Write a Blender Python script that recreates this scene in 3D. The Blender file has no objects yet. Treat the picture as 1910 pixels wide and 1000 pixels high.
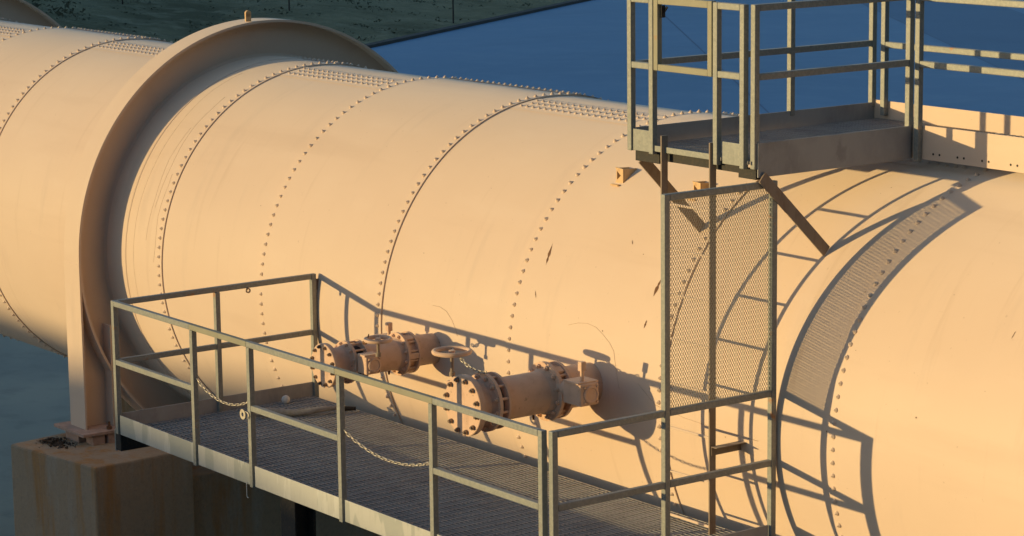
import bpy, bmesh, math, random
from mathutils import Vector, Matrix
R = math.radians
rnd = random.Random(7)
sc = bpy.context.scene
col = sc.collection

# ---------------------------------------------------------------- camera
cam_d = bpy.data.cameras.new("camera"); cam = bpy.data.objects.new("camera", cam_d); col.objects.link(cam)
CAM = Vector((18.7737, -9.7583, 5.0109)); yaw, pitch, roll, FPX = 2.5062, -0.1758, -0.0123, 4851.28
fw = Vector((math.cos(pitch)*math.cos(yaw), math.cos(pitch)*math.sin(yaw), math.sin(pitch)))
r0 = fw.cross(Vector((0, 0, 1))).normalized(); u0 = r0.cross(fw)
rt = r0*math.cos(roll)+u0*math.sin(roll); up = u0*math.cos(roll)-r0*math.sin(roll)
cam.matrix_world = Matrix(((rt.x, up.x, -fw.x, CAM.x), (rt.y, up.y, -fw.y, CAM.y), (rt.z, up.z, -fw.z, CAM.z), (0, 0, 0, 1)))
cam_d.sensor_width = 36; cam_d.sensor_fit = 'HORIZONTAL'; cam_d.lens = FPX/1910*36
cam_d.clip_start = 0.1; cam_d.clip_end = 6000
sc.camera = cam

# ---------------------------------------------------------------- world, sun, exposure
SUN = Vector((0.48, 1.0, -0.086)).normalized()       # direction the light travels
w = bpy.data.worlds.new("World"); sc.world = w; w.use_nodes = True
nt = w.node_tree; nt.nodes.clear()
sky = nt.nodes.new('ShaderNodeTexSky'); sky.sky_type = 'NISHITA'; sky.sun_disc = False
sky.sun_elevation = math.asin(-SUN.z); sky.sun_rotation = math.atan2(-SUN.x, -SUN.y)
sky.altitude = 300; sky.air_density = 1.0; sky.dust_density = 1.0; sky.ozone_density = 2.2
bg = nt.nodes.new('ShaderNodeBackground'); bg.inputs['Strength'].default_value = 0.15
wo = nt.nodes.new('ShaderNodeOutputWorld')
nt.links.new(sky.outputs[0], bg.inputs[0]); nt.links.new(bg.outputs[0], wo.inputs[0])
sd = bpy.data.lights.new("sun", 'SUN'); sd.energy = 2.85; sd.angle = R(0.40); sd.color = (1.0, 0.755, 0.345)
so = bpy.data.objects.new("sun", sd); col.objects.link(so)
so.rotation_euler = SUN.to_track_quat('-Z', 'Y').to_euler(); so.location = (-30, -60, 20)
sc.view_settings.view_transform = 'Standard'; sc.view_settings.look = 'None'
sc.view_settings.exposure = 1.12; sc.view_settings.gamma = 1.0
sc.render.engine = 'CYCLES'
sc.cycles.max_bounces = 6; sc.cycles.diffuse_bounces = 4

# ---------------------------------------------------------------- materials
def mat(name, base, rough=0.6, metal=0.0, spec=0.4, layers=(), bump=()):
    """layers: (kind, scale(x,y,z), lo, hi, colour, amount, detail) mixed over base with a procedural mask"""
    m = bpy.data.materials.new(name); m.use_nodes = True
    n = m.node_tree.nodes; l = m.node_tree.links; b = n['Principled BSDF']
    b.inputs['Roughness'].default_value = rough; b.inputs['Metallic'].default_value = metal
    b.inputs['Specular IOR Level'].default_value = spec; b.inputs['Diffuse Roughness'].default_value = 0.9
    if 'paint' in name:
        b.inputs['Sheen Weight'].default_value = .12; b.inputs['Sheen Roughness'].default_value = .6; b.inputs['Sheen Tint'].default_value = (1, .9, .8, 1)   # chalked paint
    tc = n.new('ShaderNodeTexCoord')
    rgb = n.new('ShaderNodeRGB'); rgb.outputs[0].default_value = (*base, 1); cur = rgb.outputs[0]
    def tex(kind, s, detail, seed):
        mp = n.new('ShaderNodeMapping'); mp.inputs['Scale'].default_value = s; mp.inputs['Location'].default_value = (seed*3.1, seed*1.7, seed*2.3)
        l.new(tc.outputs['Object'], mp.inputs['Vector'])
        if kind == 'noise':
            t = n.new('ShaderNodeTexNoise'); t.inputs['Scale'].default_value = 1; t.inputs['Detail'].default_value = detail
            t.inputs['Roughness'].default_value = 0.6; l.new(mp.outputs[0], t.inputs['Vector']); return t.outputs['Fac']
        if kind == 'voronoi':
            t = n.new('ShaderNodeTexVoronoi'); t.inputs['Scale'].default_value = 1; l.new(mp.outputs[0], t.inputs['Vector'])
            sp = n.new('ShaderNodeSeparateColor'); l.new(t.outputs['Color'], sp.inputs[0]); return sp.outputs[0]
        t = n.new('ShaderNodeTexWave'); t.inputs['Scale'].default_value = 1; t.inputs['Distortion'].default_value = detail
        l.new(mp.outputs[0], t.inputs['Vector']); return t.outputs['Fac']
    for i, (kind, s, lo, hi, colr, amt, detail) in enumerate(layers):
        f = tex(kind, s, detail, i+1)
        mr = n.new('ShaderNodeMapRange'); mr.inputs['From Min'].default_value = lo; mr.inputs['From Max'].default_value = hi
        mr.inputs['To Min'].default_value = 0; mr.inputs['To Max'].default_value = amt; l.new(f, mr.inputs['Value'])
        mx = n.new('ShaderNodeMix'); mx.data_type = 'RGBA'; l.new(mr.outputs[0], mx.inputs['Factor']); l.new(cur, mx.inputs['A'])
        mx.inputs['B'].default_value = (*colr, 1); cur = mx.outputs['Result']
    l.new(cur, b.inputs['Base Color'])
    prev = None
    for i, (s, detail, strength, dist) in enumerate(bump):
        f = tex('noise', s, detail, 11+i); bn = n.new('ShaderNodeBump'); bn.inputs['Strength'].default_value = strength; bn.inputs['Distance'].default_value = dist
        l.new(f, bn.inputs['Height'])
        if prev: l.new(prev, bn.inputs['Normal'])
        prev = bn.outputs[0]
    if prev: l.new(prev, b.inputs['Normal'])
    return m

M = {}
M['paint'] = mat('tan_pipe_paint', (0.675, 0.515, 0.385), 0.55, 0, 0.32,
    [('noise', (0.5, 0.5, 0.5), .35, .7, (0.62, 0.46, 0.335), .6, 5), ('noise', (1.2, 4, 4), .55, .8, (0.69, 0.54, 0.415), .5, 6),
     ('noise', (3, .6, .6), .60, .74, (0.50, 0.38, 0.29), .32, 6), ('noise', (7, .5, .5), .60, .72, (0.52, 0.37, 0.255), .35, 8), ('noise', (.25, 2.2, 2.2), .58, .72, (0.54, 0.385, 0.27), .30, 6), ('noise', (26, 26, 26), .70, .76, (0.40, 0.27, 0.18), .5, 3)],
    [((1.3, 1.3, 1.3), 3, .25, .02), ((70, 70, 70), 4, .06, .004)])
M['valve_paint'] = mat('tan_valve_paint', (0.66, 0.44, 0.295), 0.55, 0, 0.35,
    [('noise', (9, 9, 9), .48, .7, (0.50, 0.305, 0.195), .65, 6), ('noise', (22, 22, 22), .64, .72, (0.22, 0.13, 0.08), .6, 5)],
    [((60, 60, 60), 4, .15, .004)])
M['galv'] = mat('galvanised_steel', (0.235, 0.235, 0.215), 0.5, 0.1, 0.4,
    [('noise', (3, 3, 3), .4, .7, (0.22, 0.22, 0.195), .7, 6), ('voronoi', (60, 60, 60), .3, 1, (0.36, 0.35, 0.29), .4, 0),
     ('noise', (40, 40, 14), .60, .75, (0.16, 0.155, 0.14), .7, 6), ('noise', (5, 5, 5), .66, .72, (0.38, 0.16, 0.05), .8, 8)],
    [((90, 90, 90), 3, .12, .003)])
M['olive'] = mat('weathered_olive_rail', (0.27, 0.25, 0.18), 0.6, 0.1, 0.35,
    [('noise', (6, 6, 6), .42, .7, (0.22, 0.205, 0.15), .6, 6), ('noise', (30, 30, 30), .62, .74, (0.22, 0.21, 0.17), .6, 6), ('noise', (7, 7, 7), .62, .70, (0.36, 0.15, 0.05), .8, 8)],
    [((90, 90, 90), 3, .12, .003)])
M['channel'] = mat('stained_galvanised_channel', (0.43, 0.42, 0.39), 0.55, 0.1, 0.4,
    [('noise', (2.6, 2.6, .7), .50, .515, (0.30, 0.31, 0.29), .8, 3), ('noise', (5.5, 5.5, 1.0), .575, .585, (0.50, 0.49, 0.46), .7, 4),
     ('noise', (45, 45, 6), .5, .8, (0.36, 0.35, 0.32), .6, 6), ('noise', (4, 4, 6), .72, .76, (0.52, 0.25, 0.08), .8, 8)],
    [((80, 80, 80), 3, .1, .003)])
M['dark_channel'] = mat('weathered_dark_galvanised_plate', (0.36, 0.345, 0.33), 0.6, 0.1, 0.35,
    [('noise', (2.2, 2.2, 2.2), .42, .66, (0.24, 0.225, 0.215), .8, 7), ('noise', (30, 30, 6), .5, .75, (0.40, 0.37, 0.34), .5, 6), ('noise', (6, 6, 4), .62, .70, (0.17, 0.16, 0.15), .35, 6)],
    [((80, 80, 80), 3, .15, .004)])
M['grate'] = mat('galvanised_bar_grating', (0.40, 0.37, 0.345), 0.55, 0.2, 0.4,
    [('noise', (4, 4, 4), .45, .7, (0.25, 0.23, 0.22), .7, 6), ('noise', (40, 40, 40), .55, .75, (0.20, 0.18, 0.17), .6, 4)])
M['meshwire'] = mat('wire_mesh_steel', (0.24, 0.23, 0.205), 0.55, 0.3, 0.4, [('noise', (8, 8, 8), .45, .7, (0.22, 0.20, 0.17), .6, 4)])
M['rust'] = mat('rust', (0.20, 0.10, 0.05), 0.85, 0, 0.2, [('noise', (40, 40, 40), .4, .7, (0.11, 0.05, 0.03), .8, 6)])
M['ladder'] = mat('rusty_painted_ladder_steel', (0.28, 0.205, 0.145), 0.65, 0.0, 0.3,
    [('noise', (14, 14, 4), .5, .7, (0.20, 0.115, 0.07), .8, 6), ('noise', (50, 50, 50), .6, .75, (0.34, 0.28, 0.22), .6, 4)], [((70, 70, 70), 3, .2, .003)])
M['bolt'] = mat('bolt_steel', (0.17, 0.13, 0.11), 0.4, 0.6, 0.5, [('noise', (60, 60, 60), .45, .7, (0.26, 0.18, 0.12), .7, 5)])
M['black'] = mat('black_iron', (0.025, 0.022, 0.02), 0.7, 0, 0.3, [('noise', (40, 40, 40), .5, .75, (0.07, 0.045, 0.03), .8, 5)])
M['chain'] = mat('dull_chain_steel', (0.45, 0.40, 0.33), 0.45, 0.5, 0.5, [('noise', (60, 60, 60), .5, .7, (0.28, 0.18, 0.11), .7, 4)])
M['concrete'] = mat('stained_concrete', (0.35, 0.265, 0.175), 0.9, 0, 0.2,
    [('noise', (.9, .9, .5), .38, .66, (0.34, 0.25, 0.17), .8, 8), ('noise', (4.2, 4.2, .35), .50, .62, (0.36, 0.185, 0.065), .8, 6), ('noise', (3.2, 3.2, .8), .55, .74, (0.37, 0.355, 0.31), .7, 8),
     ('noise', (30, 30, 30), .5, .8, (0.18, 0.15, 0.12), .5, 8)], [((9, 9, 9), 10, .7, .03), ((60, 60, 60), 5, .5, .008)])
M['pad'] = mat('grout_pad', (0.46, 0.31, 0.24), 0.85, 0, 0.25, [('noise', (12, 12, 12), .45, .7, (0.30, 0.20, 0.15), .8, 7)], [((40, 40, 40), 5, .5, .008)])
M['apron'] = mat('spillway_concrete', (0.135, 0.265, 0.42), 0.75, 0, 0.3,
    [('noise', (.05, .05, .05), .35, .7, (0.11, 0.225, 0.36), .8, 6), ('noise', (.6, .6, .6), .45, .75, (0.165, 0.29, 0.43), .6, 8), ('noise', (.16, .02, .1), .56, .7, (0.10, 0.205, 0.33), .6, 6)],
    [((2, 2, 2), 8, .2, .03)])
M['floor'] = mat('bleached_concrete_floor', (0.35, 0.335, 0.265), 0.85, 0, 0.25,
    [('noise', (.25, .25, .25), .38, .66, (0.24, 0.25, 0.215), .8, 7), ('noise', (1.5, 1.5, 1.5), .52, .72, (0.21, 0.215, 0.18), .6, 8)], [((6, 6, 6), 8, .3, .02)])
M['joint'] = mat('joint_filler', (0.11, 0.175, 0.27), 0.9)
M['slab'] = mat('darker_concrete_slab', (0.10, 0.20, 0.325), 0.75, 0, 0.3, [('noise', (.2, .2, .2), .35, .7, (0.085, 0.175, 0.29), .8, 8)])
M['curb'] = mat('dark_kerb_concrete', (0.05, 0.05, 0.05), 0.9, layers=[('noise', (1, 1, 1), .4, .7, (0.03, 0.03, 0.03), .8, 6)])
M['grass'] = mat('dry_bank_grass', (0.205, 0.205, 0.125), 0.95, 0, 0.1,
    [('noise', (.12, .12, .12), .42, .62, (0.09, 0.095, 0.055), .9, 8), ('noise', (.7, .7, .7), .5, .68, (0.27, 0.27, 0.18), .6, 8), ('noise', (3, 3, 3), .5, .7, (0.08, 0.09, 0.065), .3, 8)],
    [((1.2, 1.2, 1.2), 10, .8, .4)])
M['hill'] = mat('dry_hill', (0.24, 0.21, 0.13), 0.95, 0, 0.1, [('noise', (.1, .1, .1), .4, .7, (0.08, 0.085, 0.045), .8, 8)])
M['blocker_leaf'] = mat('sky_blocker_leaf', (0.035, 0.042, 0.022), 0.9, 0, 0.1, [('noise', (.5, .5, .5), .4, .65, (0.065, 0.068, 0.036), .8, 4)])  # dark tone of the added sky-blocking slope, so it bounces little
M['cloth'] = mat('grey_canvas', (0.34, 0.31, 0.27), 0.95, 0, 0.1, [('noise', (20, 20, 20), .45, .7, (0.22, 0.20, 0.17), .7, 7)], [((30, 30, 30), 5, .7, .012)])
M['white'] = mat('pale_stone', (0.62, 0.60, 0.56), 0.8, layers=[('noise', (40, 40, 40), .5, .75, (0.42, 0.38, 0.33), .6, 6)])
M['debris'] = mat('dead_leaves', (0.07, 0.05, 0.035), 0.9, layers=[('noise', (20, 20, 20), .45, .6, (0.13, 0.09, 0.06), .8, 3)])
M['scrub'] = mat('dry_scrub', (0.115, 0.13, 0.09), 0.95, 0, 0.1, [('noise', (.5, .5, .5), .4, .65, (0.07, 0.08, 0.055), .9, 4)])
M['scuff'] = mat('scuffed_paint', (0.47, 0.33, 0.22), 0.7, layers=[('noise', (9, 9, 9), .45, .65, (0.58, 0.42, 0.30), .9, 5)])
M['lug'] = mat('ochre_primer', (0.64, 0.42, 0.20), 0.6, layers=[('noise', (20, 20, 20), .55, .75, (0.45, 0.22, 0.07), .7, 5)])

# ---------------------------------------------------------------- mesh helpers
class MB:
    def __init__(self): self.bm = bmesh.new()
    def poly(self, pts, smooth=False):
        f = self.bm.faces.new([self.bm.verts.new(p) for p in pts]); f.smooth = smooth; return f
    def hexa(self, P, bev=0):
        vs = [self.bm.verts.new(p) for p in P]
        fs = [self.bm.faces.new([vs[i] for i in q]) for q in ((3, 2, 1, 0), (4, 5, 6, 7), (0, 1, 5, 4), (1, 2, 6, 5), (2, 3, 7, 6), (3, 0, 4, 7))]
        if bev: bmesh.ops.bevel(self.bm, geom=list({e for f in fs for e in f.edges}), offset=bev, segments=2, affect='EDGES', profile=0.5)
    def box(self, x0, x1, y0, y1, z0, z1, bev=0):
        self.hexa([(x0, y0, z0), (x1, y0, z0), (x1, y1, z0), (x0, y1, z0), (x0, y0, z1), (x1, y0, z1), (x1, y1, z1), (x0, y1, z1)], bev)
    def beam(self, p, q, a, b, side=(1, 0, 0), bev=0):
        """bar from p to q, a = size along `side`, b = size along the third axis"""
        p = Vector(p); q = Vector(q); d = (q-p).normalized(); s = Vector(side); s = (s-d*s.dot(d)).normalized(); t = d.cross(s)
        c = [(-1, -1), (1, -1), (1, 1), (-1, 1)]
        self.hexa([p+s*(i*a/2)+t*(j*b/2) for i, j in c]+[q+s*(i*a/2)+t*(j*b/2) for i, j in c], bev)
    def lathe(self, o, ax, prof, n=32, ref=None, smooth=True, closed=False, a0=0, a1=2*math.pi):
        o = Vector(o); ax = Vector(ax).normalized(); r = Vector(ref) if ref else (Vector((0, 0, 1)) if abs(ax.z) < .9 else Vector((1, 0, 0)))
        e1 = (r-ax*r.dot(ax)).normalized(); e2 = ax.cross(e1); full = abs(a1-a0-2*math.pi) < 1e-6; m = n if full else n+1
        prof = list(prof)+([prof[0]] if closed else [])
        for (t0, ra), (t1, rb) in zip(prof, prof[1:]):
            if ra < 1e-6 and rb < 1e-6: continue
            def ring(t, rr):
                if rr < 1e-6: return [self.bm.verts.new(o+ax*t)]*m
                return [self.bm.verts.new(o+ax*t+(e1*math.cos(a0+(a1-a0)*i/n)+e2*math.sin(a0+(a1-a0)*i/n))*rr) for i in range(m)]
            A = ring(t0, ra); B = ring(t1, rb)
            for i in range(n):
                j = (i+1) % m if full else i+1
                q = [A[i], A[j], B[j], B[i]]; s = []
                for v in q:
                    if v not in s: s.append(v)
                f = self.bm.faces.new(s); f.smooth = smooth
    def cyl(self, p, q, r, n=12, r2=None):
        p = Vector(p); q = Vector(q); L = (q-p).length; r2 = r if r2 is None else r2
        self.lathe(p, q-p, [(0, 0), (0, r), (L, r2), (L, 0)], n)
    def rod(self, pts, r, n=6, closed=False):
        pts = [Vector(p) for p in pts]; m = len(pts); rings = []; prev = None
        for i, p in enumerate(pts):
            d = (pts[(i+1) % m]-pts[i-1]) if closed else (pts[min(i+1, m-1)]-pts[max(i-1, 0)])
            d.normalize(); rf = prev if prev else (Vector((0, 0, 1)) if abs(d.z) < .9 else Vector((1, 0, 0)))
            e1 = (rf-d*rf.dot(d)).normalized(); prev = e1; e2 = d.cross(e1)
            rings.append([self.bm.verts.new(p+(e1*math.cos(2*math.pi*k/n)+e2*math.sin(2*math.pi*k/n))*r) for k in range(n)])
        for i in range(m if closed else m-1):
            A = rings[i]; B = rings[(i+1) % m]
            for k in range(n):
                f = self.bm.faces.new([A[k], A[(k+1) % n], B[(k+1) % n], B[k]]); f.smooth = True
        if not closed:
            self.bm.faces.new(rings[0][::-1]); self.bm.faces.new(rings[-1])

ORG = {}
def link(name, mb, m, parent=None, label=None, kind=None):
    me = bpy.data.meshes.new(name); bmesh.ops.recalc_face_normals(mb.bm, faces=mb.bm.faces[:])
    o = Vector(ORG.get(parent.name, (0, 0, 0))) if parent else Vector()
    if o.length: bmesh.ops.translate(mb.bm, verts=mb.bm.verts[:], vec=-o)
    mb.bm.to_mesh(me); mb.bm.free(); me.materials.append(m)
    ob = bpy.data.objects.new(name, me); col.objects.link(ob)
    if parent: ob.parent = parent; ORG[ob.name] = o
    if label: ob['label'] = label
    if kind: ob['kind'] = kind
    return ob
def thing(name, label, cat, loc=(0, 0, 0), group=None):
    o = bpy.data.objects.new(name, None); col.objects.link(o); o.location = loc; o.empty_display_size = .2
    o['label'] = label; o['category'] = cat
    if group: o['group'] = group
    ORG[o.name] = Vector(loc); return o
def solo(name, mb, m, label, cat, loc, group=None):
    loc = Vector(loc); bmesh.ops.translate(mb.bm, verts=mb.bm.verts[:], vec=-loc)
    ob = link(name, mb, m); ob.location = loc; ob['label'] = label; ob['category'] = cat
    if group: ob['group'] = group
    return ob
def struct(name, mb, m): return link(name, mb, m, kind='structure')
def copy_tree(o, parent=None):
    c = o.copy(); col.objects.link(c); c.parent = parent
    for k in list(o.children): copy_tree(k, c)
    return c

# ---------------------------------------------------------------- ground, spillway apron, bank, hills
GZ = -5.0
g = MB(); g.poly([(-2500, -2500, GZ), (2500, -2500, GZ), (2500, 2500, GZ), (-2500, 2500, GZ)]); struct('ground', g, M['hill'])
L0 = Vector((-73.6, 51.0, 0)); Ld = Vector((-14.6, 23.3, 0)).normalized(); Ln = Vector((-Ld.y, Ld.x, 0))   # Ln points to the bank
if Ln.x > 0: Ln = -Ln
g = MB()
p0 = L0-Ld*120; p1 = L0+Ld*260
g.poly([(p0.x, p0.y, GZ+.004), (60, -20, GZ+.004), (120, 200, GZ+.004), (p1.x, p1.y, GZ+.004)]); struct('spillway_apron', g, M['apron'])
g = MB(); g.poly([(-46, -6, GZ+.008), (30, -16, GZ+.008), (40, 22, GZ+.008), (-22, 24, GZ+.008), (-46, 12, GZ+.008)]); struct('concrete_floor', g, M['floor'])
# slab joints and two darker slabs of the apron
g = MB()
jd = Vector((11.0, -7.7, 0)).normalized(); jn = Vector((-jd.y, jd.x, 0))
for k, o0 in enumerate([Vector((-74.6, 68.5, 0)), Vector((-78.0, 83.6, 0)), Vector((-60.0, 92, 0)), Vector((-50, 108, 0))]):
    a = o0-jd*16; b = o0+jd*70; t = jn*.03
    g.poly([(q.x, q.y, GZ+.012) for q in (a-t, b-t, b+t, a+t)])
struct('apron_joints', g, M['joint'])
g = MB()
a = Vector((-84.0, 87.8, 0)); b = a+jd*85
g.poly([(q.x, q.y, GZ+.008) for q in (a, b, b+jn*6.5, a+jn*6.5)])
a = a+jn*13; b = a+jd*90
g.poly([(q.x, q.y, GZ+.008) for q in (a, b, b+jn*30, a+jn*30)])
struct('apron_slabs', g, M['slab'])
g = MB(); a = L0-Ld*110; b = L0+Ld*250
for s0, s1, z in ((-.25, .18, GZ+.14),):
    P = [a+Ln*s0, b+Ln*s0, b+Ln*s1, a+Ln*s1]
    g.hexa([(q.x, q.y, GZ-.1) for q in P]+[(q.x, q.y, z) for q in P])
struct('apron_kerb', g, M['curb'])

def bank_h(u, v):
    h = 0.06*u+.00*u if u < 12 else .72+.20*(u-12)
    h += .35*math.sin(v*.11+u*.07)*min(1, u/10)+.18*math.sin(v*.31-u*.23)*min(1, u/6)
    return h
g = MB(); nu, nv = 60, 150; V = {}
for i in range(nu+1):
    for j in range(nv+1):
        u = (i/nu)**1.4*140; v = -70+j*2.2; q = L0+Ln*(u+.18)+Ld*v
        V[i, j] = g.bm.verts.new((q.x, q.y, GZ+.06+bank_h(u, v)+rnd.uniform(-.06, .06)*min(1, u)))
for i in range(nu):
    for j in range(nv):
        f = g.bm.faces.new([V[i, j], V[i+1, j], V[i+1, j+1], V[i, j+1]]); f.smooth = True
struct('grass_bank', g, M['grass'])
# rough scrub and grass clumps on the bank
g = MB()
def clump(u, v, r, hgt, n):
    for _ in range(n):
        a = rnd.uniform(0, 6.283); rr = r*math.sqrt(rnd.random()); uu = u+rr*math.cos(a); vv = v+rr*math.sin(a)
        if uu < .4: continue
        q = L0+Ln*(uu+.18)+Ld*vv; z = GZ+bank_h(uu, vv)+hgt*rnd.random()**1.3*(1-.5*rr/r); s = rnd.uniform(.06, .2)*(0.6+hgt*.3)
        d1 = Vector((rnd.uniform(-1, 1), rnd.uniform(-1, 1), rnd.uniform(-.6, .9))).normalized()*s
        d2 = Vector((rnd.uniform(-1, 1), rnd.uniform(-1, 1), rnd.uniform(-.2, 1))).normalized()*s
        c = Vector((q.x, q.y, z)); g.bm.faces.new([g.bm.verts.new(c-d1), g.bm.verts.new(c+d2), g.bm.verts.new(c+d1)])
for _ in range(1500): clump(rnd.uniform(.5, 45)**1.0, rnd.uniform(-35, 60), rnd.uniform(.4, 1.2), rnd.uniform(.06, .2), 14)
for _ in range(300):
    u = rnd.uniform(13, 55); clump(u, rnd.uniform(-30, 22), rnd.uniform(.7, 2.0), rnd.uniform(.6, 1.6), 90)
link('scrub_cover', g, M['scrub'], kind='stuff')

# sun-ward hills whose crest keeps the valley floor in shade
def hcrest(X):
    P = [(-400, 22), (-150, 16), (-100, 10), (-60, 2.6), (-40, .5), (-22, .05), (-10, -.16), (-4.6, -.26), (-2.2, .02), (-.2, .20), (1.4, .12), (3.2, -.14), (6, -.34), (20, -.6), (80, -1.5), (300, -3)]
    for (a, ha), (b, hb) in zip(P, P[1:]):
        if a <= X <= b: t = (X-a)/(b-a); t = t*t*(3-2*t); return ha+(hb-ha)*t
    return -2
g = MB(); V = {}; D = 66.0
ys = [-30, -44, -56, -62, -D, -71, -80, -100, -140]; fs = [0, .35, .75, .95, 1, .97, .9, .75, .6]
xs = [-420+i*12 for i in range(28)]+[-84+i*1.5 for i in range(60)]+[8+i*12 for i in range(26)]
for i, x in enumerate(xs):
    for j, (y, f) in enumerate(zip(ys, fs)):
        z = hcrest(x+.48*D)+.086*D
        V[i, j] = g.bm.verts.new((x, y, GZ-.05+(z-GZ)*f+.05*f))
for i in range(len(xs)-1):
    for j in range(len(ys)-1):
        fc = g.bm.faces.new([V[i, j], V[i+1, j], V[i+1, j+1], V[i, j+1]]); fc.smooth = True
struct('hills', g, M['hill'])

# added unseen dark slope behind the camera, blocks skylight on faces turned toward it
g = MB(); V = {}
hx = [34, 38, 44, 52, 62, 75, 95, 130, 200]; hz = [GZ-.1, -1.5, 7, 17, 27, 36, 46, 56, 60]
for i, (x, z) in enumerate(zip(hx, hz)):
    for j in range(60):
        y = -180+j*6.5; V[i, j] = g.bm.verts.new((x+rnd.uniform(-2, 2)*(i > 0)+max(0, abs(y-5)-110)*.3, y, z+rnd.uniform(-1.2, 1.2)*(i > 0)))
for i in range(len(hx)-1):
    for j in range(59):
        f = g.bm.faces.new([V[i, j], V[i+1, j], V[i+1, j+1], V[i, j+1]]); f.smooth = True
struct('sky_blocker_slope', g, M['blocker_leaf'])

# fence on the bank
for k, (x, y) in enumerate([(-87.3, 46.6), (-83.6, 53.2), (-91.0, 40.0), (-79.9, 59.8)]):
    q = Vector((x, y, 0)); u = (q-L0).dot(Ln); v = (q-L0).dot(Ld); z = GZ+bank_h(u, v)
    g = MB(); g.cyl((x, y, z-.2), (x, y, z+2.4), .035, 8); g.lathe((x, y, z+2.4), (0, 0, 1), [(0, .06), (.05, .05), (.07, 0)], 8)
    solo('fence_post', g, M['black'], 'thin dark steel fence post standing on the shaded grass bank', 'fence post', (x, y, z), 'fence posts on the far bank')

# ---------------------------------------------------------------- the big riveted pipe
YC, ZC, RO = 3.803, 0.714, 1.838
RI = RO-.013
pipe = thing('riveted_pipe', 'huge tan riveted steel water pipe running the length of the scene', 'pipeline', (0, YC, ZC-RO))
def course(x0, x1, r, label=None):
    g = MB(); n = 256
    g.lathe((0, YC, ZC), (1, 0, 0), [(x0, r-.03), (x0, r), (x1, r), (x1, r-.03)], n)
    return link('shell_course', g, M['paint'], pipe, label)
def P3(x, th, r): return Vector((x, YC-r*math.cos(th), ZC+r*math.sin(th)))
def rivet(g, x, th, r):
    c = P3(x, th, r); nrm = Vector((0, -math.cos(th), math.sin(th)))
    s = rnd.uniform(.94, 1.09)
    g.lathe(c-nrm*.002, nrm, [(0, .0195*s), (.009, .0165*s), (.024*s, .0035), (.0255*s, 0)], 8)
RIV = []
def rivet_ring(x, r=RO, n=129):
    for k in range(n): RIV.append((x, R(1.3)+2*math.pi*k/n, r))
def rivet_long(x0, x1, deg, r, ph=0):
    n = int((x1-x0)/.083)
    for k in range(n): RIV.append((x0+(k+.5+ph)*(x1-x0)/n, R(deg), r))
seams = [-19.7, -17.75, -15.8, -14.0, -12.3, -10.5, -8.57, -6.63, -4.5, -2.718, -.942, 1.021, 2.768, 4.69, 6.41, 8.36, 10.1, 12.0, 13.8]
outer = False                                   # [-19.7,-17.75] inner ... [-4.5,-2.718] outer
for i in range(len(seams)-1):
    a, b = seams[i], seams[i+1]; out = (i % 2 == 0)
    # the last index with b == -2.718 is 8 -> outer
    if out: course(a, b, RO)
    else: course(a-.06, b+.06, RI)
    if b < -3 and a < -19: continue
for i, s in enumerate(seams[1:-1], 1):
    left_out = ((i-1) % 2 == 0)
    rivet_ring(s-.047 if left_out else s+.047)
for i in range(3, len(seams)-3):
    a, b = seams[i], seams[i+1]; out = (i % 2 == 0)
    degs = (99.0, 101.7, 104.4) if out else (76.9, 79.6, 82.3)
    for j, dg in enumerate(degs): rivet_long(a+.07, b-.09, dg, RO if out else RI, .5*(j % 2)-.25)
    # butt strap under the rows
    g = MB(); r = (RO if out else RI)+.005; d0, d1 = R(degs[0]-2.2), R(degs[2]+2.2); m = 8
    A = [P3(a+.02, d0+(d1-d0)*k/m, r) for k in range(m+1)]; B = [P3(b-.02, d0+(d1-d0)*k/m, r) for k in range(m+1)]
    for k in range(m): g.poly([A[k], B[k], B[k+1], A[k+1]])
    link('butt_strap', g, M['paint'], pipe)
def big(t):                                    # how large a rivet shows in the picture
    x, th, r = t; c = P3(x, th, r); n = Vector((0, -math.cos(th), math.sin(th))); d = CAM-c
    u = (c-CAM).dot(rt)/(c-CAM).dot(fw)*FPX; v = (c-CAM).dot(up)/(c-CAM).dot(fw)*FPX
    return 0 if d.normalized().dot(n) < .05 or abs(u) > 955 or abs(v) > 500 else 1/(c-CAM).length
RIV.sort(key=big, reverse=True)
for t in RIV[:100]:
    g = MB(); rivet(g, *t); link('rivet', g, M['paint'], pipe)
g = MB()
for t in RIV[100:]: rivet(g, *t)
link('rivets', g, M['paint'], pipe, kind='stuff')
# reinforcing wrapper plate either side of the ring girder
for c in (-3.83, -11.45):
    g = MB(); r = RO+.006
    g.lathe((0, YC, ZC), (1, 0, 0), [(c-.36, r-.02), (c-.36, r), (c+.40, r), (c+.40, r-.02)], 256)
    link('collar_plate', g, M['paint'], pipe)
    g = MB(); g.lathe((0, YC, ZC), (1, 0, 0), [(c+.40, RO+.001), (c+.403, RO+.007), (c+.412, RO+.006), (c+.418, RO-.001)], 256); link('weld_bead', g, M['paint'], pipe)
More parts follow.
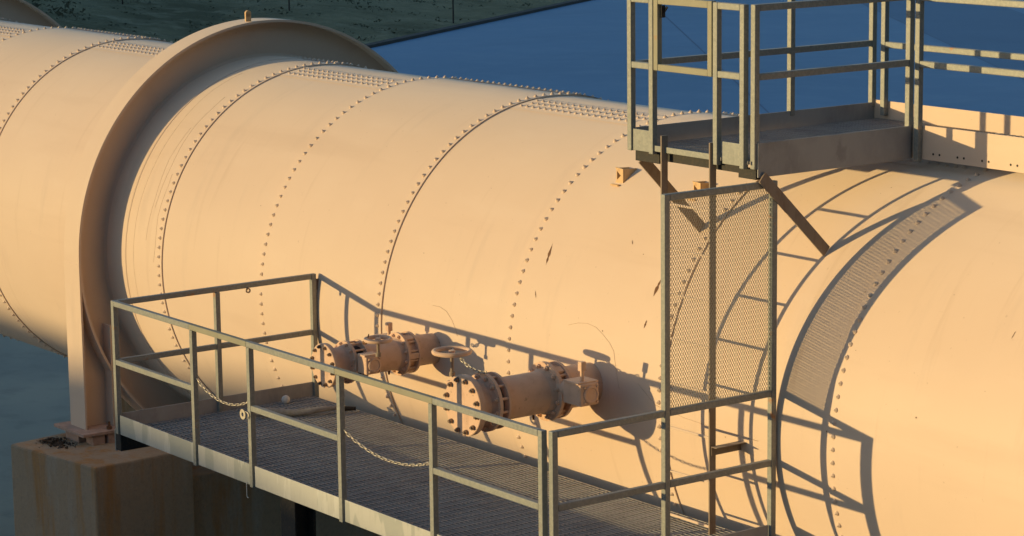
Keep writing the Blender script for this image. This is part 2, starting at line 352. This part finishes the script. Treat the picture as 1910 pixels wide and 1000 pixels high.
# ochre lugs on the flank
def onpipe(x, y): return ZC+math.sqrt(RO*RO-(y-YC)**2)
for lx, lz in ((3.345, 2.205), (4.255, 2.195)):
    g = MB(); yv = 2.655
    def pl(pts, ax, t0, t1):
        A = [(p[0], t0, p[1]) if ax == 'y' else (t0, p[0], p[1]) for p in pts]; B = [(p[0], t1, p[1]) if ax == 'y' else (t1, p[0], p[1]) for p in pts]
        g.poly(A); g.poly(B[::-1])
        for i in range(len(A)): j = (i+1) % len(A); g.poly([A[i], B[i], B[j], A[j]])
    pl([(lx+q, lz+z) for q, z in ((-.052, .062), (.043, .056), (.043, -.052), (-.05, -.062), (-.045, -.046), (.016, .002), (-.038, .043))], 'y', yv, yv+.012)
    pl([(yv+.012, lz+.056), (yv+.012, lz-.052), (2.69, lz-.056), (2.80, lz+.03), (2.79, lz+.05)], 'x', lx+.034, lx+.046)
    pl([(yv+.012, lz+.056), (yv+.012, lz-.052), (2.69, lz-.056), (2.80, lz+.03), (2.79, lz+.05)], 'x', lx-.053, lx-.045)
    g.box(lx-.06, lx+.03, yv-.045, 2.70, lz-.075, lz-.064, .002)
    link('mounting_lug', g, M['lug'], pipe, 'small ochre gusset lug welded on the flank')
# paint chips, rust scars and scratches (thin flakes hugging the plate)
def rad(x):
    for i in range(len(seams)-1):
        if seams[i] <= x < seams[i+1]: return RO if i % 2 == 0 else RI
    return RO
def flake(pts, name='rust_scar', m='rust', off=.0015):
    g = MB(); vs = []
    for (x, y, z) in pts:
        th = math.atan2(z-ZC, YC-y); vs.append(P3(x, th, rad(x)+.0022))
    g.poly(vs); link(name, g, M[m], pipe)
def scar(x0, y0, z0, x1, y1, z1, wd):
    a = Vector((x0, y0, z0)); b = Vector((x1, y1, z1)); s = Vector((wd, 0, 0)); L = []; Rr = []
    for k in range(9):
        t = k/8; c = a.lerp(b, t); ww = .62*math.sin(math.pi*t)**1.3*(.4+1.1*rnd.random()); j = s*ww
        L.append(c-j); Rr.append(c+j)
    flake([(p.x, p.y, p.z) for p in L[:-1]+Rr[::-1][:-1]])
scar(3.035, 2.243, 1.69, 3.06, 2.152, 1.522, .02)
scar(4.40, 2.19, 1.60, 4.385, 2.133, 1.475, .022)
scar(3.03, 2.075, 1.335, 3.065, 2.055, 1.275, .006)
scar(4.39, 2.065, 1.31, 4.38, 2.045, 1.25, .014)
scar(3.9, 2.33, 1.81, 3.93, 2.31, 1.78, .008)
scar(7.78, 2.28, 1.73, 7.77, 2.25, 1.67, .004)
for k in range(26):
    x = rnd.uniform(-2.4, 7.8); th = R(rnd.uniform(-10, 70)); c = P3(x, th, RO); s = rnd.uniform(.0025, .006)
    flake([(c.x-s, c.y, c.z), (c.x, c.y-.001, c.z-s), (c.x+s, c.y, c.z), (c.x, c.y, c.z+s*1.5)], 'paint_chip')
def scuff(pts, r):
    out = []
    for i in range(len(pts)-1):
        for k in range(5):
            t = k/5; x = pts[i][0]*(1-t)+pts[i+1][0]*t; th = R(pts[i][1]*(1-t)+pts[i+1][1]*t); out.append(P3(x, th, rad(x)+.0005))
    g = MB(); g.rod(out, r, 4); link('scuff_line', g, M['scuff'], pipe)
scuff([(1.73, 10.1), (1.83, 10.2), (1.93, 9.5), (2.02, 7.6), (2.08, 5.5), (2.11, 3.7)], .0024)
scuff([(3.51, 13.5), (3.62, 14.6), (3.73, 15), (3.84, 14.6), (3.94, 13.3), (4.03, 11.8), (4.09, 10.2), (4.14, 6.1), (4.198, .8)], .0018)
for x, a, b in ((-3.02, 8, 46), (-2.95, 18, 60), (-2.86, 2, 30), (-3.26, -12, 75)):
    scuff([(x+.015*math.sin(q*1.7+x*9), a+(b-a)*q/6) for q in range(7)], .0014)
scuff([(4.40, 4.3), (4.6, 0.5), (4.9, -.8), (5.3, -1.3), (5.8, -1.5)], .0018)

# ---------------------------------------------------------------- ring girder with its two legs
RG = 2.214
ring = thing('ring_girder', 'tall tan ring girder around the pipe whose near leg stands on the brown concrete pier', 'support ring', (-3.83, YC, -.955), 'ring girders around the pipe')
g = MB(); g.lathe((-3.83, YC, ZC), (1, 0, 0), [(-.155, RG-.024), (-.155, RG), (.155, RG), (.155, RG-.024)], 256, closed=True); link('rim_band', g, M['paint'], ring)
g = MB(); g.lathe((-3.83, YC, ZC), (1, 0, 0), [(-.01, RO+.003), (-.01, RG-.02), (.01, RG-.02), (.01, RO+.003)], 256)
g.lathe((-3.83, YC, ZC), (1, 0, 0), [(.005, RO+.035), (.035, RO+.002)], 256); link('web_plate', g, M['paint'], ring)
for s in (-1, 1):
    g = MB(); y0 = YC+s*RG; yy = lambda d: y0-s*d
    def bx(x0, x1, ya, yb, z0, z1, bev=.003): g.box(x0, x1, min(ya, yb), max(ya, yb), z0, z1, bev)
    bx(-3.99, -3.67, yy(-.004), yy(.018), -.955, .69)
    bx(-3.98, -3.68, yy(.305), yy(.323), -.955, .05)
    bx(-3.838, -3.822, yy(.018), yy(.305), -.955, .45, 0)
    link('column', g, M['paint'], ring)
    g = MB(); bx(-4.13, -3.50, yy(-.12), yy(.45), -.985, -.955, .004); link('base_plate', g, M['pad'], ring)
    for (a, b, c, d) in ((-4.0, -3.72, -.06, .08), (-3.68, -3.53, .0, .13), (-3.70, -3.52, .16, .40), (-4.05, -3.75, .12, .42)):
        g = MB(); bx(a, b, yy(c), yy(d), -1.085, -.985, .006); link('grout_pad', g, M['pad'], ring)
    for bxx in (-4.06, -3.57):
        g = MB(); g.cyl((bxx, yy(.2), -.955), (bxx, yy(.2), -.925), .026, 6); g.cyl((bxx, yy(.2), -.93), (bxx, yy(.2), -.88), .013, 8); link('anchor_bolt', g, M['rust'], ring)
g = MB(); c = (-3.72, YC-.213, ZC+RG-.005)
g.box(c[0]-.012, c[0]+.012, c[1]-.032, c[1]+.032, c[2], c[2]+.08, .004); g.cyl((c[0]-.012, c[1], c[2]+.08), (c[0]+.012, c[1], c[2]+.08), .032, 12)
link('lifting_lug', g, M['lug'], ring)
ring2 = copy_tree(ring); ring2.location.x -= 7.62; ring2['label'] = 'second tan ring girder farther along the pipe, cut off at the top left corner'

# concrete piers
def pier(label, loc, dx, wall):
    t = thing('concrete_pier', label, 'pier', loc, 'concrete piers under the ring girders')
    def blk(n, pts, z1):
        g = MB(); g.hexa([(x+dx, y, GZ-.3) for x, y in pts]+[(x+dx, y, z1) for x, y in pts], .02); link(n, g, M['concrete'], t)
    blk('pedestal', [(-4.12, .985), (-2.74, 1.195), (-2.80, 2.28), (-4.30, 2.15)], -1.085)
    y5 = 5.35 if wall else 5.85
    blk('pedestal', [(-4.55, y5), (-2.80, y5+.1), (-2.86, y5+1.4), (-4.85, y5+1.3)], -1.085)
    if wall: blk('cross_wall', [(-4.2, 2.20), (-2.95, 2.25), (-2.98, 5.38), (-4.4, 5.36)], -1.40)
pier('massive brown stained concrete pier under the near ring girder leg', (-3.6, 1.5, GZ), 0, True)
pier('farther concrete pier under the second ring girder, just outside the left edge', (-11.2, 1.5, GZ), -7.62, False)
# dead leaves round the foot of the leg
g = MB()
for _ in range(520):
    a = rnd.gauss(-3.92, .12); b = rnd.gauss(1.34, .06)
    if a < -4.12+.1 or b < 1.1: continue
    c = Vector((a, b, -1.08+abs(rnd.gauss(0, .014))*max(.2, 1-abs(a+3.92)*3))); s = rnd.uniform(.008, .028)
    d1 = Vector((rnd.uniform(-1, 1), rnd.uniform(-1, 1), rnd.uniform(-.5, .7)))*s; d2 = Vector((rnd.uniform(-1, 1), rnd.uniform(-1, 1), rnd.uniform(-.3, .9)))*s
    g.poly([c-d1, c+d2, c+d1, c-d2*.5])
link('leaf_litter', g, M['debris'], kind='stuff')

# ---------------------------------------------------------------- lower access walkway
TW = .045
wk = thing('access_walkway', 'grey steel grating walkway with pipe handrails beside the two outlet valves', 'walkway', (2.95, .95, -.05))
ZT, ZM, ZF, ZB = 1.07, .582, .115, -.047
PX = [0, 1.288, 2.147, 3.40, 4.557, 5.792]; XE = 5.858; YI = 1.918; Y6 = .037
def post(x, y, z0, z1, m='galv', parent=wk, bev=.005):
    g = MB(); g.box(x, x+TW, y, y+TW, z0, z1, bev); return link('post', g, M[m], parent)
def rail(name, x0, x1, y0, y1, z1, m='galv', parent=wk):
    g = MB(); g.box(x0, x1, y0, y1, z1-TW, z1, .005); return link(name, g, M[m], parent)
for i, x in enumerate(PX):
    post(x, 0, ZB-(.012 if i else .0), ZT-TW-.001 if 0 < i < 5 else ZT)
post(XE, Y6, ZB-.4, ZT)
# outer rail: pale fixed lengths and olive removable lengths
segs = [(TW+.001, PX[1], 'galv'), (PX[1]+.001, PX[2]+.0, 'olive'), (PX[2]+.001, PX[3]-.02, 'galv'), (PX[3]-.019, PX[4]+.05, 'olive'), (PX[4]+.051, PX[5]-.001, 'galv')]
for a, b, m in segs: rail('top_rail', a, b, 0, TW, ZT, m)
for a, b in ((TW+.001, PX[1]-.001), (PX[2]+TW+.001, PX[3]-.001), (PX[4]+TW+.001, PX[5]-.001)): rail('mid_rail', a, b, .001, TW-.001, ZM)
# left end
post(.001, .96, -.03, ZT-TW-.001); post(.001, YI-.005, -.03, ZT)
rail('top_rail', 0.001, TW-.001, TW+.001, YI-.006, ZT)
rail('mid_rail', .003, TW-.003, TW+.001, .959, ZM); rail('mid_rail', .003, TW-.003, 1.006, YI-.006, ZM)
g = MB(); g.box(.012, .03, YI+.041, 2.03, .925, 1.02, .002); link('tie_plate', g, M['ladder'], wk)
g = MB(); g.lathe((.05, 1.275, 1.005), (1, 0, 0), [(-.006, .012), (-.006, .022), (.006, .022), (.006, .012)], 16, closed=True); g.cyl((.03, 1.275, 1.02), (.05, 1.275, 1.028), .006, 6); link('eye_ring', g, M['bolt'], wk)
# right end with mesh guard
post(XE, .974, -.03, 2.51); post(XE, YI, -.03, 2.51)
rail('top_rail', XE+.001, XE+TW-.001, Y6+TW+.001, .973, ZT); rail('top_rail', XE+.001, XE+TW-.001, 1.02, YI-.001, ZT)
rail('mid_rail', XE+.002, XE+TW-.002, Y6+TW+.001, .973, ZM); rail('mid_rail', XE+.002, XE+TW-.002, 1.02, YI-.001, ZM)
rail('screen_rail', XE+.001, XE+TW-.001, 1.02, YI-.001, 2.51)
g = MB(); y0, y1, z0, z1 = 1.0185, YI+.001, ZT-.003, 2.468; pw, ph = .0205, .0340; n = int((y1-y0)/(pw)); m = int((z1-z0)/(ph/2))
n = int((y1-y0)/(pw/2))
for k in range(n+1):
    prev = None
    for j in range(m+1):
        hw_ = .0020 if j % 2 else .0009
        y = min(max(y0+k*(y1-y0)/n+(.48*pw/2 if (j+k) % 2 else -.48*pw/2), y0), y1); z = z0+j*(z1-z0)/m
        cur = [g.bm.verts.new((XE+.0215+dx, y+dy, z)) for dx, dy in ((-.0013, -hw_), (.0013, -hw_), (.0013, hw_), (-.0013, hw_))]
        if prev:
            for q in range(4): g.bm.faces.new([prev[q], prev[(q+1) % 4], cur[(q+1) % 4], cur[q]])
        prev = cur
link('wire_mesh', g, M['meshwire'], wk)
# edge channel in lengths between the posts, toe plates, grating, cross beams
ce = [(TW+.02, PX[1]-.002), (PX[1]+TW+.02, PX[2]-.002), (PX[2]+TW+.02, PX[3]-.002), (PX[3]+TW+.02, PX[4]-.002), (PX[4]+TW+.02, PX[5]-.002)]
for a, b in ce:
    g = MB(); g.box(a, b, .012, .020, ZB, ZF, .001); g.box(a, b, .020, .055, ZB, ZB+.008); link('edge_channel', g, M['channel'], wk)
g = MB(); g.box(.02, XE+.03, .021, .028, ZB+.009, ZF-.01); link('back_plate', g, M['dark_channel'], wk)
for x in (.012, XE+.015):
    g = MB(); g.box(x, x+.010, .06, 1.91, -.05, ZF+.005, .001); link('toe_plate', g, M['dark_channel'], wk)
g = MB()
yk = .035
while yk < 1.9: g.box(.03, XE, yk, yk+.006, -.028, 0); yk += .038
xk = .06
while xk < XE-.01: g.box(xk, xk+.008, .03, 1.905, -.010, -.001); xk += .1016
link('deck_grating', g, M['grate'], wk)
for x in (.03, 1.5, 3.0, 4.5, 5.85):
    g = MB(); g.box(x, x+.05, .35, 1.93, -.13, -.026, .003); link('cross_beam', g, M['dark_channel'], wk)
for x in (2.33, 5.3):
    g = MB(); g.box(x, x+.20, .16, .175, GZ, -.05); g.box(x, x+.20, .33, .345, GZ, -.05); g.box(x+.09, x+.105, .175, .33, GZ, -.05); link('support_leg', g, M['black'], wk)
g = MB(); g.box(-.06, .03, .03, .30, -.20, -.03, .004); link('seat_bracket', g, M['black'], wk)
g = MB(); g.box(-.075, -.06, .03, .06, -.21, -.03); link('seat_lip', g, M['galv'], wk)

# chains
def chain(label, a, b, sag, n, size=.024, wire=.0035, m='chain'):
    a = Vector(a); b = Vector(b); t0 = thing('safety_chain', label, 'chain', a)
    pts = [a.lerp(b, k/n)+Vector((0, 0, -sag*4*(k/n)*(1-k/n))) for k in range(n+1)]
    for k in range(n):
        g = MB(); p, q = pts[k], pts[k+1]; d = (q-p).normalized(); s = d.cross(Vector((0, 0, 1))).normalized() if k % 2 else d.cross(d.cross(Vector((0, 0, 1)))).normalized()
        s = (s+(.5*d.cross(s))).normalized()
        L = (q-p).length*.5+wire*1.6; c = (p+q)/2; W = size*.36; loop = []
        for t in range(12):
            an = 2*math.pi*t/12; ex = math.cos(an); ey = math.sin(an)
            loop.append(c+d*(L-W)*(1 if ex > 0.01 else -1 if ex < -.01 else 0)+d*W*ex+s*W*ey)
        g.rod(loop, wire, 5, True); link('chain_link', g, M[m], t0)
chain('pale chain hanging across the small railing gap beside the ring girder end', (1.335, .03, .635), (2.147, .03, .605), .098, 19)
chain('pale chain hanging across the wide railing gap in front of the valves', (3.447, .03, .622), (4.555, .03, .602), .10, 26)
g = MB(); g.lathe((2.10, -.012, .50), (0, 1, 0), [(-.004, .016), (-.004, .040), (.004, .040), (.004, .016)], 20, closed=True)
g.rod([(2.12, -.005, .515), (2.145, -.012, .53), (2.17, -.006, .52), (2.18, -.008, .50), (2.165, -.012, .475)], .005, 6)
solo('chain_ring', g, M['chain'], 'round washer ring hooked to the third railing post at knee height', 'ring', (2.10, -.012, .46))
g = MB(); g.rod([(2.096, .004, -.03), (2.096, .004, -.142), (2.115, .0, -.150), (2.128, .0, -.148)], .003, 5)
solo('hanging_wire', g, M['white'], 'thin pale wire hook hanging below the walkway edge', 'wire', (2.096, .004, -.15))
# things left on the deck
g = MB(); a = Vector((.42, 1.03, .035)); b = Vector((.73, 1.70, .04)); pts = []; m = 26
e = (b-a).normalized(); sd_ = Vector((-e.y, e.x, 0))
rings = []
for k in range(m+1):
    t = k/m; c = a.lerp(b, t)+sd_*.02*math.sin(t*7)+Vector((0, 0, .008*math.sin(t*9))); rr = .042*(1-.45*t)*(.9+.2*rnd.random())*(min(1, 6*t+.3))
    rings.append([g.bm.verts.new(c+(sd_*math.cos(q*.5236)*1.25+Vector((0, 0, 1))*math.sin(q*.5236)*.85)*rr) for q in range(12)])
for k in range(m):
    for q in range(12):
        f = g.bm.faces.new([rings[k][q], rings[k][(q+1) % 12], rings[k+1][(q+1) % 12], rings[k+1][q]]); f.smooth = True
g.bm.faces.new(rings[0]); g.bm.faces.new(rings[-1])
hz = thing('canvas_hose', 'grey flattened canvas hose with a black end lying on the grating', 'hose', (.42, 1.03, 0))
link('hose_body', g, M['cloth'], hz)
g = MB(); g.cyl(b+Vector((0, 0, .0)), b+e*.16+Vector((0, 0, -.008)), .026, 12, .016); link('nozzle', g, M['black'], hz)
g = MB(); bmesh.ops.create_icosphere(g.bm, subdivisions=3, radius=.036, matrix=Matrix.Translation((.14, 1.56, .036)))
for v in g.bm.verts: v.co += Vector((rnd.uniform(-1, 1), rnd.uniform(-1, 1), rnd.uniform(-1, 1)))*.0015
for f in g.bm.faces: f.smooth = True
solo('pale_stone', g, M['white'], 'fist sized pale round stone on the grating by the toe plate', 'stone', (.14, 1.56, 0))

# ---------------------------------------------------------------- outlet valves
def hexbolt(g, p, d, r=.019, L=.03):
    p = Vector(p); d = Vector(d); g.lathe(p, d, [(0, r), (L*.62, r), (L*.62, 0)], 6, smooth=False); g.cyl(p+d*L*.6, p+d*L, r*.55, 8)
def outlet(root, x, z, k, Y, gear_front, gear_rear, wheel, stub):
    """Y: face, mate end, flange 2, wafer end, spool start, flange 4, wafer 2, flange 5"""
    yf, ym, y2, y3, y4, y5, y6, y7 = Y; rf, rp = .225*k, .158*k; o = (x, 0, z); ay = (0, 1, 0)
    def lat(name, prof, m='valve_paint', n=48, par=root): g = MB(); g.lathe(o, ay, prof, n); return link(name, g, M[m], par)
    fl = lat('blind_flange', [(yf, 0), (yf, rf-.004), (yf+.004, rf), (yf+.026, rf), (yf+.026, rp)])
    for j in range(12):
        an = R(15+30*j); g = MB(); hexbolt(g, (x+.192*k*math.cos(an), yf, z+.192*k*math.sin(an)), (0, -1, 0), .0185*k, .034*k); link('bolt', g, M['bolt'], fl)
    lat('nipple', [(yf+.028, rp), (yf+.028, rf-.002), (ym, rf-.002), (ym, rp+.02), (ym+.02, rp+.004), (y2-.03, rp+.002), (y2, rp+.025)])
    f2 = lat('flange', [(y2, rp-.01), (y2, rf*.965), (y2+.028*k, rf*.965), (y2+.028*k, rp-.02)])
    for j in range(12):
        an = R(15+30*j); g = MB(); hexbolt(g, (x+.190*k*math.cos(an), y2, z+.190*k*math.sin(an)), (0, -1, 0), .0175*k, .03*k); g.cyl((x+.190*k*math.cos(an), y2+.01, z+.190*k*math.sin(an)), (x+.190*k*math.cos(an), y3, z+.190*k*math.sin(an)), .0105*k, 8); link('bolt', g, M['valve_paint'], f2)
    lat('wafer_valve', [(y2+.028*k, rp*.92), (y3, rp*.92)], 'black')
    f3 = lat('flange', [(y3, rp-.02), (y3, rf*.93), (y3+.02*k, rf*.93), (y3+.02*k, rp)])
    lat('spool_pipe', [(y3+.02*k, rp), (y5-.05*k, rp), (y5, rp+.02*k)])
    f4 = lat('flange', [(y5, rp-.01), (y5, rf*.985), (y5+.028*k, rf*.985), (y5+.028*k, rp-.02)])
    for j in range(12):
        an = R(15+30*j); g = MB(); hexbolt(g, (x+.190*k*math.cos(an), y5, z+.190*k*math.sin(an)), (0, -1, 0), .0175*k, .03*k); g.cyl((x+.190*k*math.cos(an), y5+.01, z+.190*k*math.sin(an)), (x+.190*k*math.cos(an), y7, z+.190*k*math.sin(an)), .0105*k, 8); link('bolt', g, M['valve_paint'], f4)
    wv = lat('wafer_valve', [(y5+.028*k, rp*1.02), (y6, rp*1.02)])
    for j in range(12):
        an = R(30*j); g = MB(); c = Vector((x+.182*k*math.cos(an), (y5+.028*k+y6)/2, z+.182*k*math.sin(an))); s = Vector((-math.sin(an), 0, math.cos(an)))
        if j % 2 == 0: g.beam(c-s*.028*k, c+s*.028*k, y6-y5-.03*k, .05*k, (0, 1, 0), .003); link('lug', g, M['valve_paint'], wv)
    lat('flange', [(y6, rp-.02), (y6, rf*.95), (y6+.026*k, rf*.95), (y6+.026*k, rp)])
    lat('nozzle', [(y6+.026*k, rp), (2.12, rp)])
    # small drain lug below
    g = MB(); g.cyl((x+.02, (y3+y5)/2+.12*k, z-rp-.035*k), (x+.02, (y3+y5)/2+.12*k, z-rp+.01), .009, 8); link('drain_plug', g, M['rust'], root)
    def gear(c, sx, d):
        cx, cy, cz = c; a, b, h = d
        g = MB(); g.box(cx-a/2, cx+a/2, cy-b/2, cy+b/2, cz-h/2, cz+h/2, .012)
        g.box(cx-a*.42, cx+a*.42, cy-b*.55, cy+b*.55, cz+h/2-.004, cz+h/2+.012, .003)
        x0, x1 = sorted((x+sx*rp*.9, cx-sx*a*.45)); g.cyl((x0, cy, cz), (x1, cy, cz), h*.36, 16)
        gb = link('gearbox', g, M['valve_paint'], root)
        g = MB(); fx = cx+a/2 if sx > 0 else cx-a/2
        g.lathe((fx, cy+.01, cz), (sx, 0, 0), [(0, h*.40), (.010, h*.40), (.014, h*.36), (.014, h*.30), (.008, h*.28), (.008, 0)], 24)
        for q in range(4):
            an = R(45+90*q); g.cyl((fx, cy+.01+h*.48*math.cos(an), cz+h*.48*math.sin(an)), (fx+sx*.012, cy+.01+h*.48*math.cos(an), cz+h*.48*math.sin(an)), .009, 6)
        link('gear_cover', g, M['valve_paint'], gb)
    gear(*gear_front); gear(*gear_rear)
    (wx, wy, wz), wr, wb = wheel
    g = MB(); g.rod([(wx+wr*math.cos(2*math.pi*t/40), wy+wr*math.sin(2*math.pi*t/40), wz) for t in range(40)], .0175, 10, True)
    for q in range(3):
        an = R(20+120*q); g.rod([(wx, wy, wz-.012), (wx+wr*.5*math.cos(an), wy+wr*.5*math.sin(an), wz-.012), (wx+wr*math.cos(an), wy+wr*math.sin(an), wz)], .008, 6)
    g.cyl((wx, wy, wz-.028), (wx, wy, wz+.012), .024, 12)
    hw = link('handwheel', g, M['valve_paint'], root)
    g = MB(); g.cyl((wx, wy, wb), (wx, wy, wz-.01), .0125, 12); g.cyl((wx, wy, wb), (wx, wy, wb+.03), .022, 12); link('stem', g, M['ladder'], hw)
    (sx_, sy, s0, s1) = stub
    g = MB(); g.cyl((sx_, sy, s0), (sx_, sy, s1-.05), .014, 12); g.box(sx_-.022, sx_+.022, sy-.022, sy+.022, s1-.07, s1, .004); link('operating_nut', g, M['valve_paint'], root)

v2 = thing('outlet_valve', 'larger tan flanged outlet valve with raised handwheel nearer the mesh guard', 'valve', (3.834, .80, .53), 'outlet valves on the pipe')
outlet(v2, 3.834, .757, 1.0, (.80, .852, .98, 1.07, 1.095, 1.535, 1.635, 1.655), ((3.44, 1.03, .765), -1, (.13, .10, .13)), ((4.215, 1.585, .81), 1, (.21, .17, .165)), ((3.425, 1.0, 1.062), .133, .88), (4.262, 1.56, .88, 1.05))
v1 = thing('outlet_valve', 'smaller tan flanged outlet valve with low handwheel nearer the ring girder', 'valve', (1.757, .93, .5), 'outlet valves on the pipe')
outlet(v1, 1.757, .688, .79, (.93, .975, 1.13, 1.255, 1.275, 1.63, 1.735, 1.755), ((2.00, 1.20, .705), 1, (.13, .13, .145)), ((1.49, 1.70, .715), -1, (.17, .14, .13)), ((2.125, 1.21, .92), .098, .785), (1.545, 1.70, .77, .905))
# black gasket remains on the front flange of the smaller valve
chain('short rusty chain draped from the larger handwheel to the valve flange', (3.535, .985, 1.05), (3.91, .96, .995), .035, 11, .03, .0042)
chain('tangle of rusty chain looped over the small handwheel of the farther valve', (2.05, 1.17, .945), (1.93, 1.20, .87), .03, 5, .03, .005, 'rust')

# ---------------------------------------------------------------- ladder
ld = thing('access_ladder', 'rusty steel ladder rising from the walkway to the upper platform gate', 'ladder', (5.25, 1.73, 0))
for x in (4.985, 5.497):
    g = MB(); g.box(x, x+.014, 1.70, 1.757, .004, 2.75, .003); link('ladder_rail', g, M['ladder'], ld)
for k in range(8):
    z = .05+.318*k; g = MB(); g.cyl((4.999, 1.73, z), (5.497, 1.73, z), .0095, 10); link('rung', g, M['paint'], ld)
for x in (5.497,):
    g = MB(); y1 = 1.99; g.box(x+(.015), x+.021, 1.71, y1, .57, .635); g.box(x+.021, x+.075, 1.71, y1, .629, .635); link('standoff', g, M['ladder'], ld)

# ---------------------------------------------------------------- upper platform
up_ = thing('upper_platform', 'grey steel platform with high railings over the crown of the pipe', 'platform', (5.3, 2.5, 2.55))
XA, XB = 4.595, 5.852; YG = 1.72; YN, YF = 3.22, 4.08; UT, UM, UF, UB, UD = 3.70, 3.24, 2.783, 2.55, 2.655; XR = 14.0
def pst(x, y, z0=UB, z1=UT, m='galv'): return post(x, y, z0, z1, m, up_)
def rl(n, x0, x1, y0, y1, z, m='galv'): return rail(n, x0, x1, y0, y1, z, m, up_)
# gate end
pst(XA, YG, 2.61); pst(4.832, YG, 2.605); pst(5.512, YG, 2.60); pst(5.783, YG, 2.60)
rl('top_rail', XA+TW+.001, 4.831, YG+.001, YG+TW-.001, UT); rl('mid_rail', XA+TW+.001, 4.831, YG+.002, YG+TW-.002, UM)
rl('top_rail', 5.512+TW+.001, 5.782, YG+.001, YG+TW-.001, UT); rl('mid_rail', 5.512+TW+.001, 5.782, YG+.002, YG+TW-.002, UM)
for a, b in ((XA+TW+.001, 4.831), (5.512+TW+.04, 5.782)):
    g = MB(); g.box(a, b, YG+.015, YG+.025, 2.615, 2.765, .001); link('toe_plate', g, M['galv'], up_)
g = MB()
for (a, b, c, d) in ((4.885, 4.93, 3.195, 3.705), (5.455, 5.50, 3.195, 3.705)): g.box(a, b, YG+.001, YG+.044, c, d, .004)
g.box(4.9305, 5.4545, YG+.002, YG+.043, 3.195, 3.240, .004); g.box(4.9305, 5.4545, YG+.002, YG+.043, 3.655, 3.704, .004)
gate = link('gate', g, M['olive'], up_, 'small rusty swing gate frame above the ladder')
g = MB(); g.box(4.9305, 4.945, YG+.026, YG+.062, 3.56, 3.645, .003); g.beam((4.945, YG+.05, 3.60), (4.96, YG+.066, 3.635), .012, .012, (0, 1, 0)); link('latch', g, M['black'], gate)
g = MB(); g.box(4.885, 5.505, YG+.012, YG+.020, 2.628, 2.668, .001); link('sill_bar', g, M['galv'], up_)
# left side along y
def rail_y(n, x, y0, y1, z, m='galv'): return rl(n, x+.001, x+TW-.001, y0, y1, z, m)
for z, nm in ((UT, 'top_rail'), (UM, 'mid_rail')):
    rail_y(nm, XA, YG+TW+.001, 4.065, z); rail_y(nm, XB, YG+.037+TW+.001, 3.195, z)
pst(XA, 3.235, UF-.05, UT-TW-.001); pst(XA, 4.066, UF-.05, UT)
pst(XB, YG+.037, 2.60, UT); pst(XB, 3.196, UB-.002, UT)
g = MB(); g.box(XA+.030, XA+.040, YG+TW+.01, YF+.03, UB, UF-.012, .001); link('toe_plate', g, M['dark_channel'], up_)
g = MB(); g.box(XB+.046, XB+.056, YG+.06, YN-.012, UB-.005, UF-.005, .001); link('edge_channel', g, M['dark_channel'], up_)
# along x: near and far sides
pst(XB+.10, YN-.034, UB-.012, UT); pst(XA+.145, YF-.03, UF-.1, UT)
xs_ = [XB+.085]
for z, nm in ((UT, 'top_rail'), (UM, 'mid_rail')):
    rl(nm, XB+.10+TW+.001, XR, YN-.033, YN+.01, z); rl(nm, XA+.145+TW+.001, XR, YF-.029, YF+.014, z)
for x in (9.6, 11.4, 13.2): pst(x, YN-.034, UB, UT-TW-.001); pst(x, YF-.03, UF-.1, UT-TW-.001)
ch = MB(); ch.box(XB+.046, XR, YN+.013, YN+.023, UB, UF+.004, .001); ch = link('edge_channel', ch, M['paint'], up_)
for x in (6.10, 6.16, 6.33, 6.39, 6.56, 6.62, 6.82, 6.88, 7.05, 7.11):
    g = MB(); g.cyl((x, YN+.013, UB+.045), (x, YN+.011, UB+.045), .0085, 8); link('bolt_hole', g, M['black'], ch)
g = MB(); g.box(XA+.0405, XR, YF+.016, YF+.026, UD-.03, UF+.006, .001); link('toe_plate', g, M['paint'], up_)
# gratings
g = MB(); k = 0
x = XA+.10
while x < XB+.04: g.box(x, x+.005, YG+.025, YF+.01, UD-.025, UD); x += .030
y = YG+.05
while y < YF: g.box(XA+.10, XB+.04, y, y+.007, UD-.012, UD-.0015); y += .09
link('deck_grating', g, M['grate'], up_)
g = MB(); y = YN+.03
while y < YF+.01: g.box(XB+.05, XR, y, y+.005, UD-.028, UD-.003); y += .030
x = XB+.08
while x < XR: g.box(x, x+.007, YN+.024, YF+.01, UD-.015, UD-.001); x += .06
link('deck_grating', g, M['grate'], up_)
# beams and braces below
g = MB(); g.box(XA+.03, 4.89, YG+.05, YG+.11, 2.535, 2.608, .003); g.box(5.72, XB+.045, YG+.05, YG+.11, 2.53, 2.597, .003)
g.box(4.891, 5.719, YG+.055, YG+.10, 2.56, 2.625); link('cross_beam', g, M['black'], up_)
for xa_, xb_, yt, zt_ in ((4.66, 4.545, 1.80, 2.55), (5.925, 5.855, 1.80, 2.55)):
    g = MB(); p = Vector((xa_, yt, zt_)); q = Vector((xb_, 2.46, 1.965)); g.beam(p, q, .012, .082, (1, 0, 0), .002)
    link('brace', g, M['ladder'], up_)
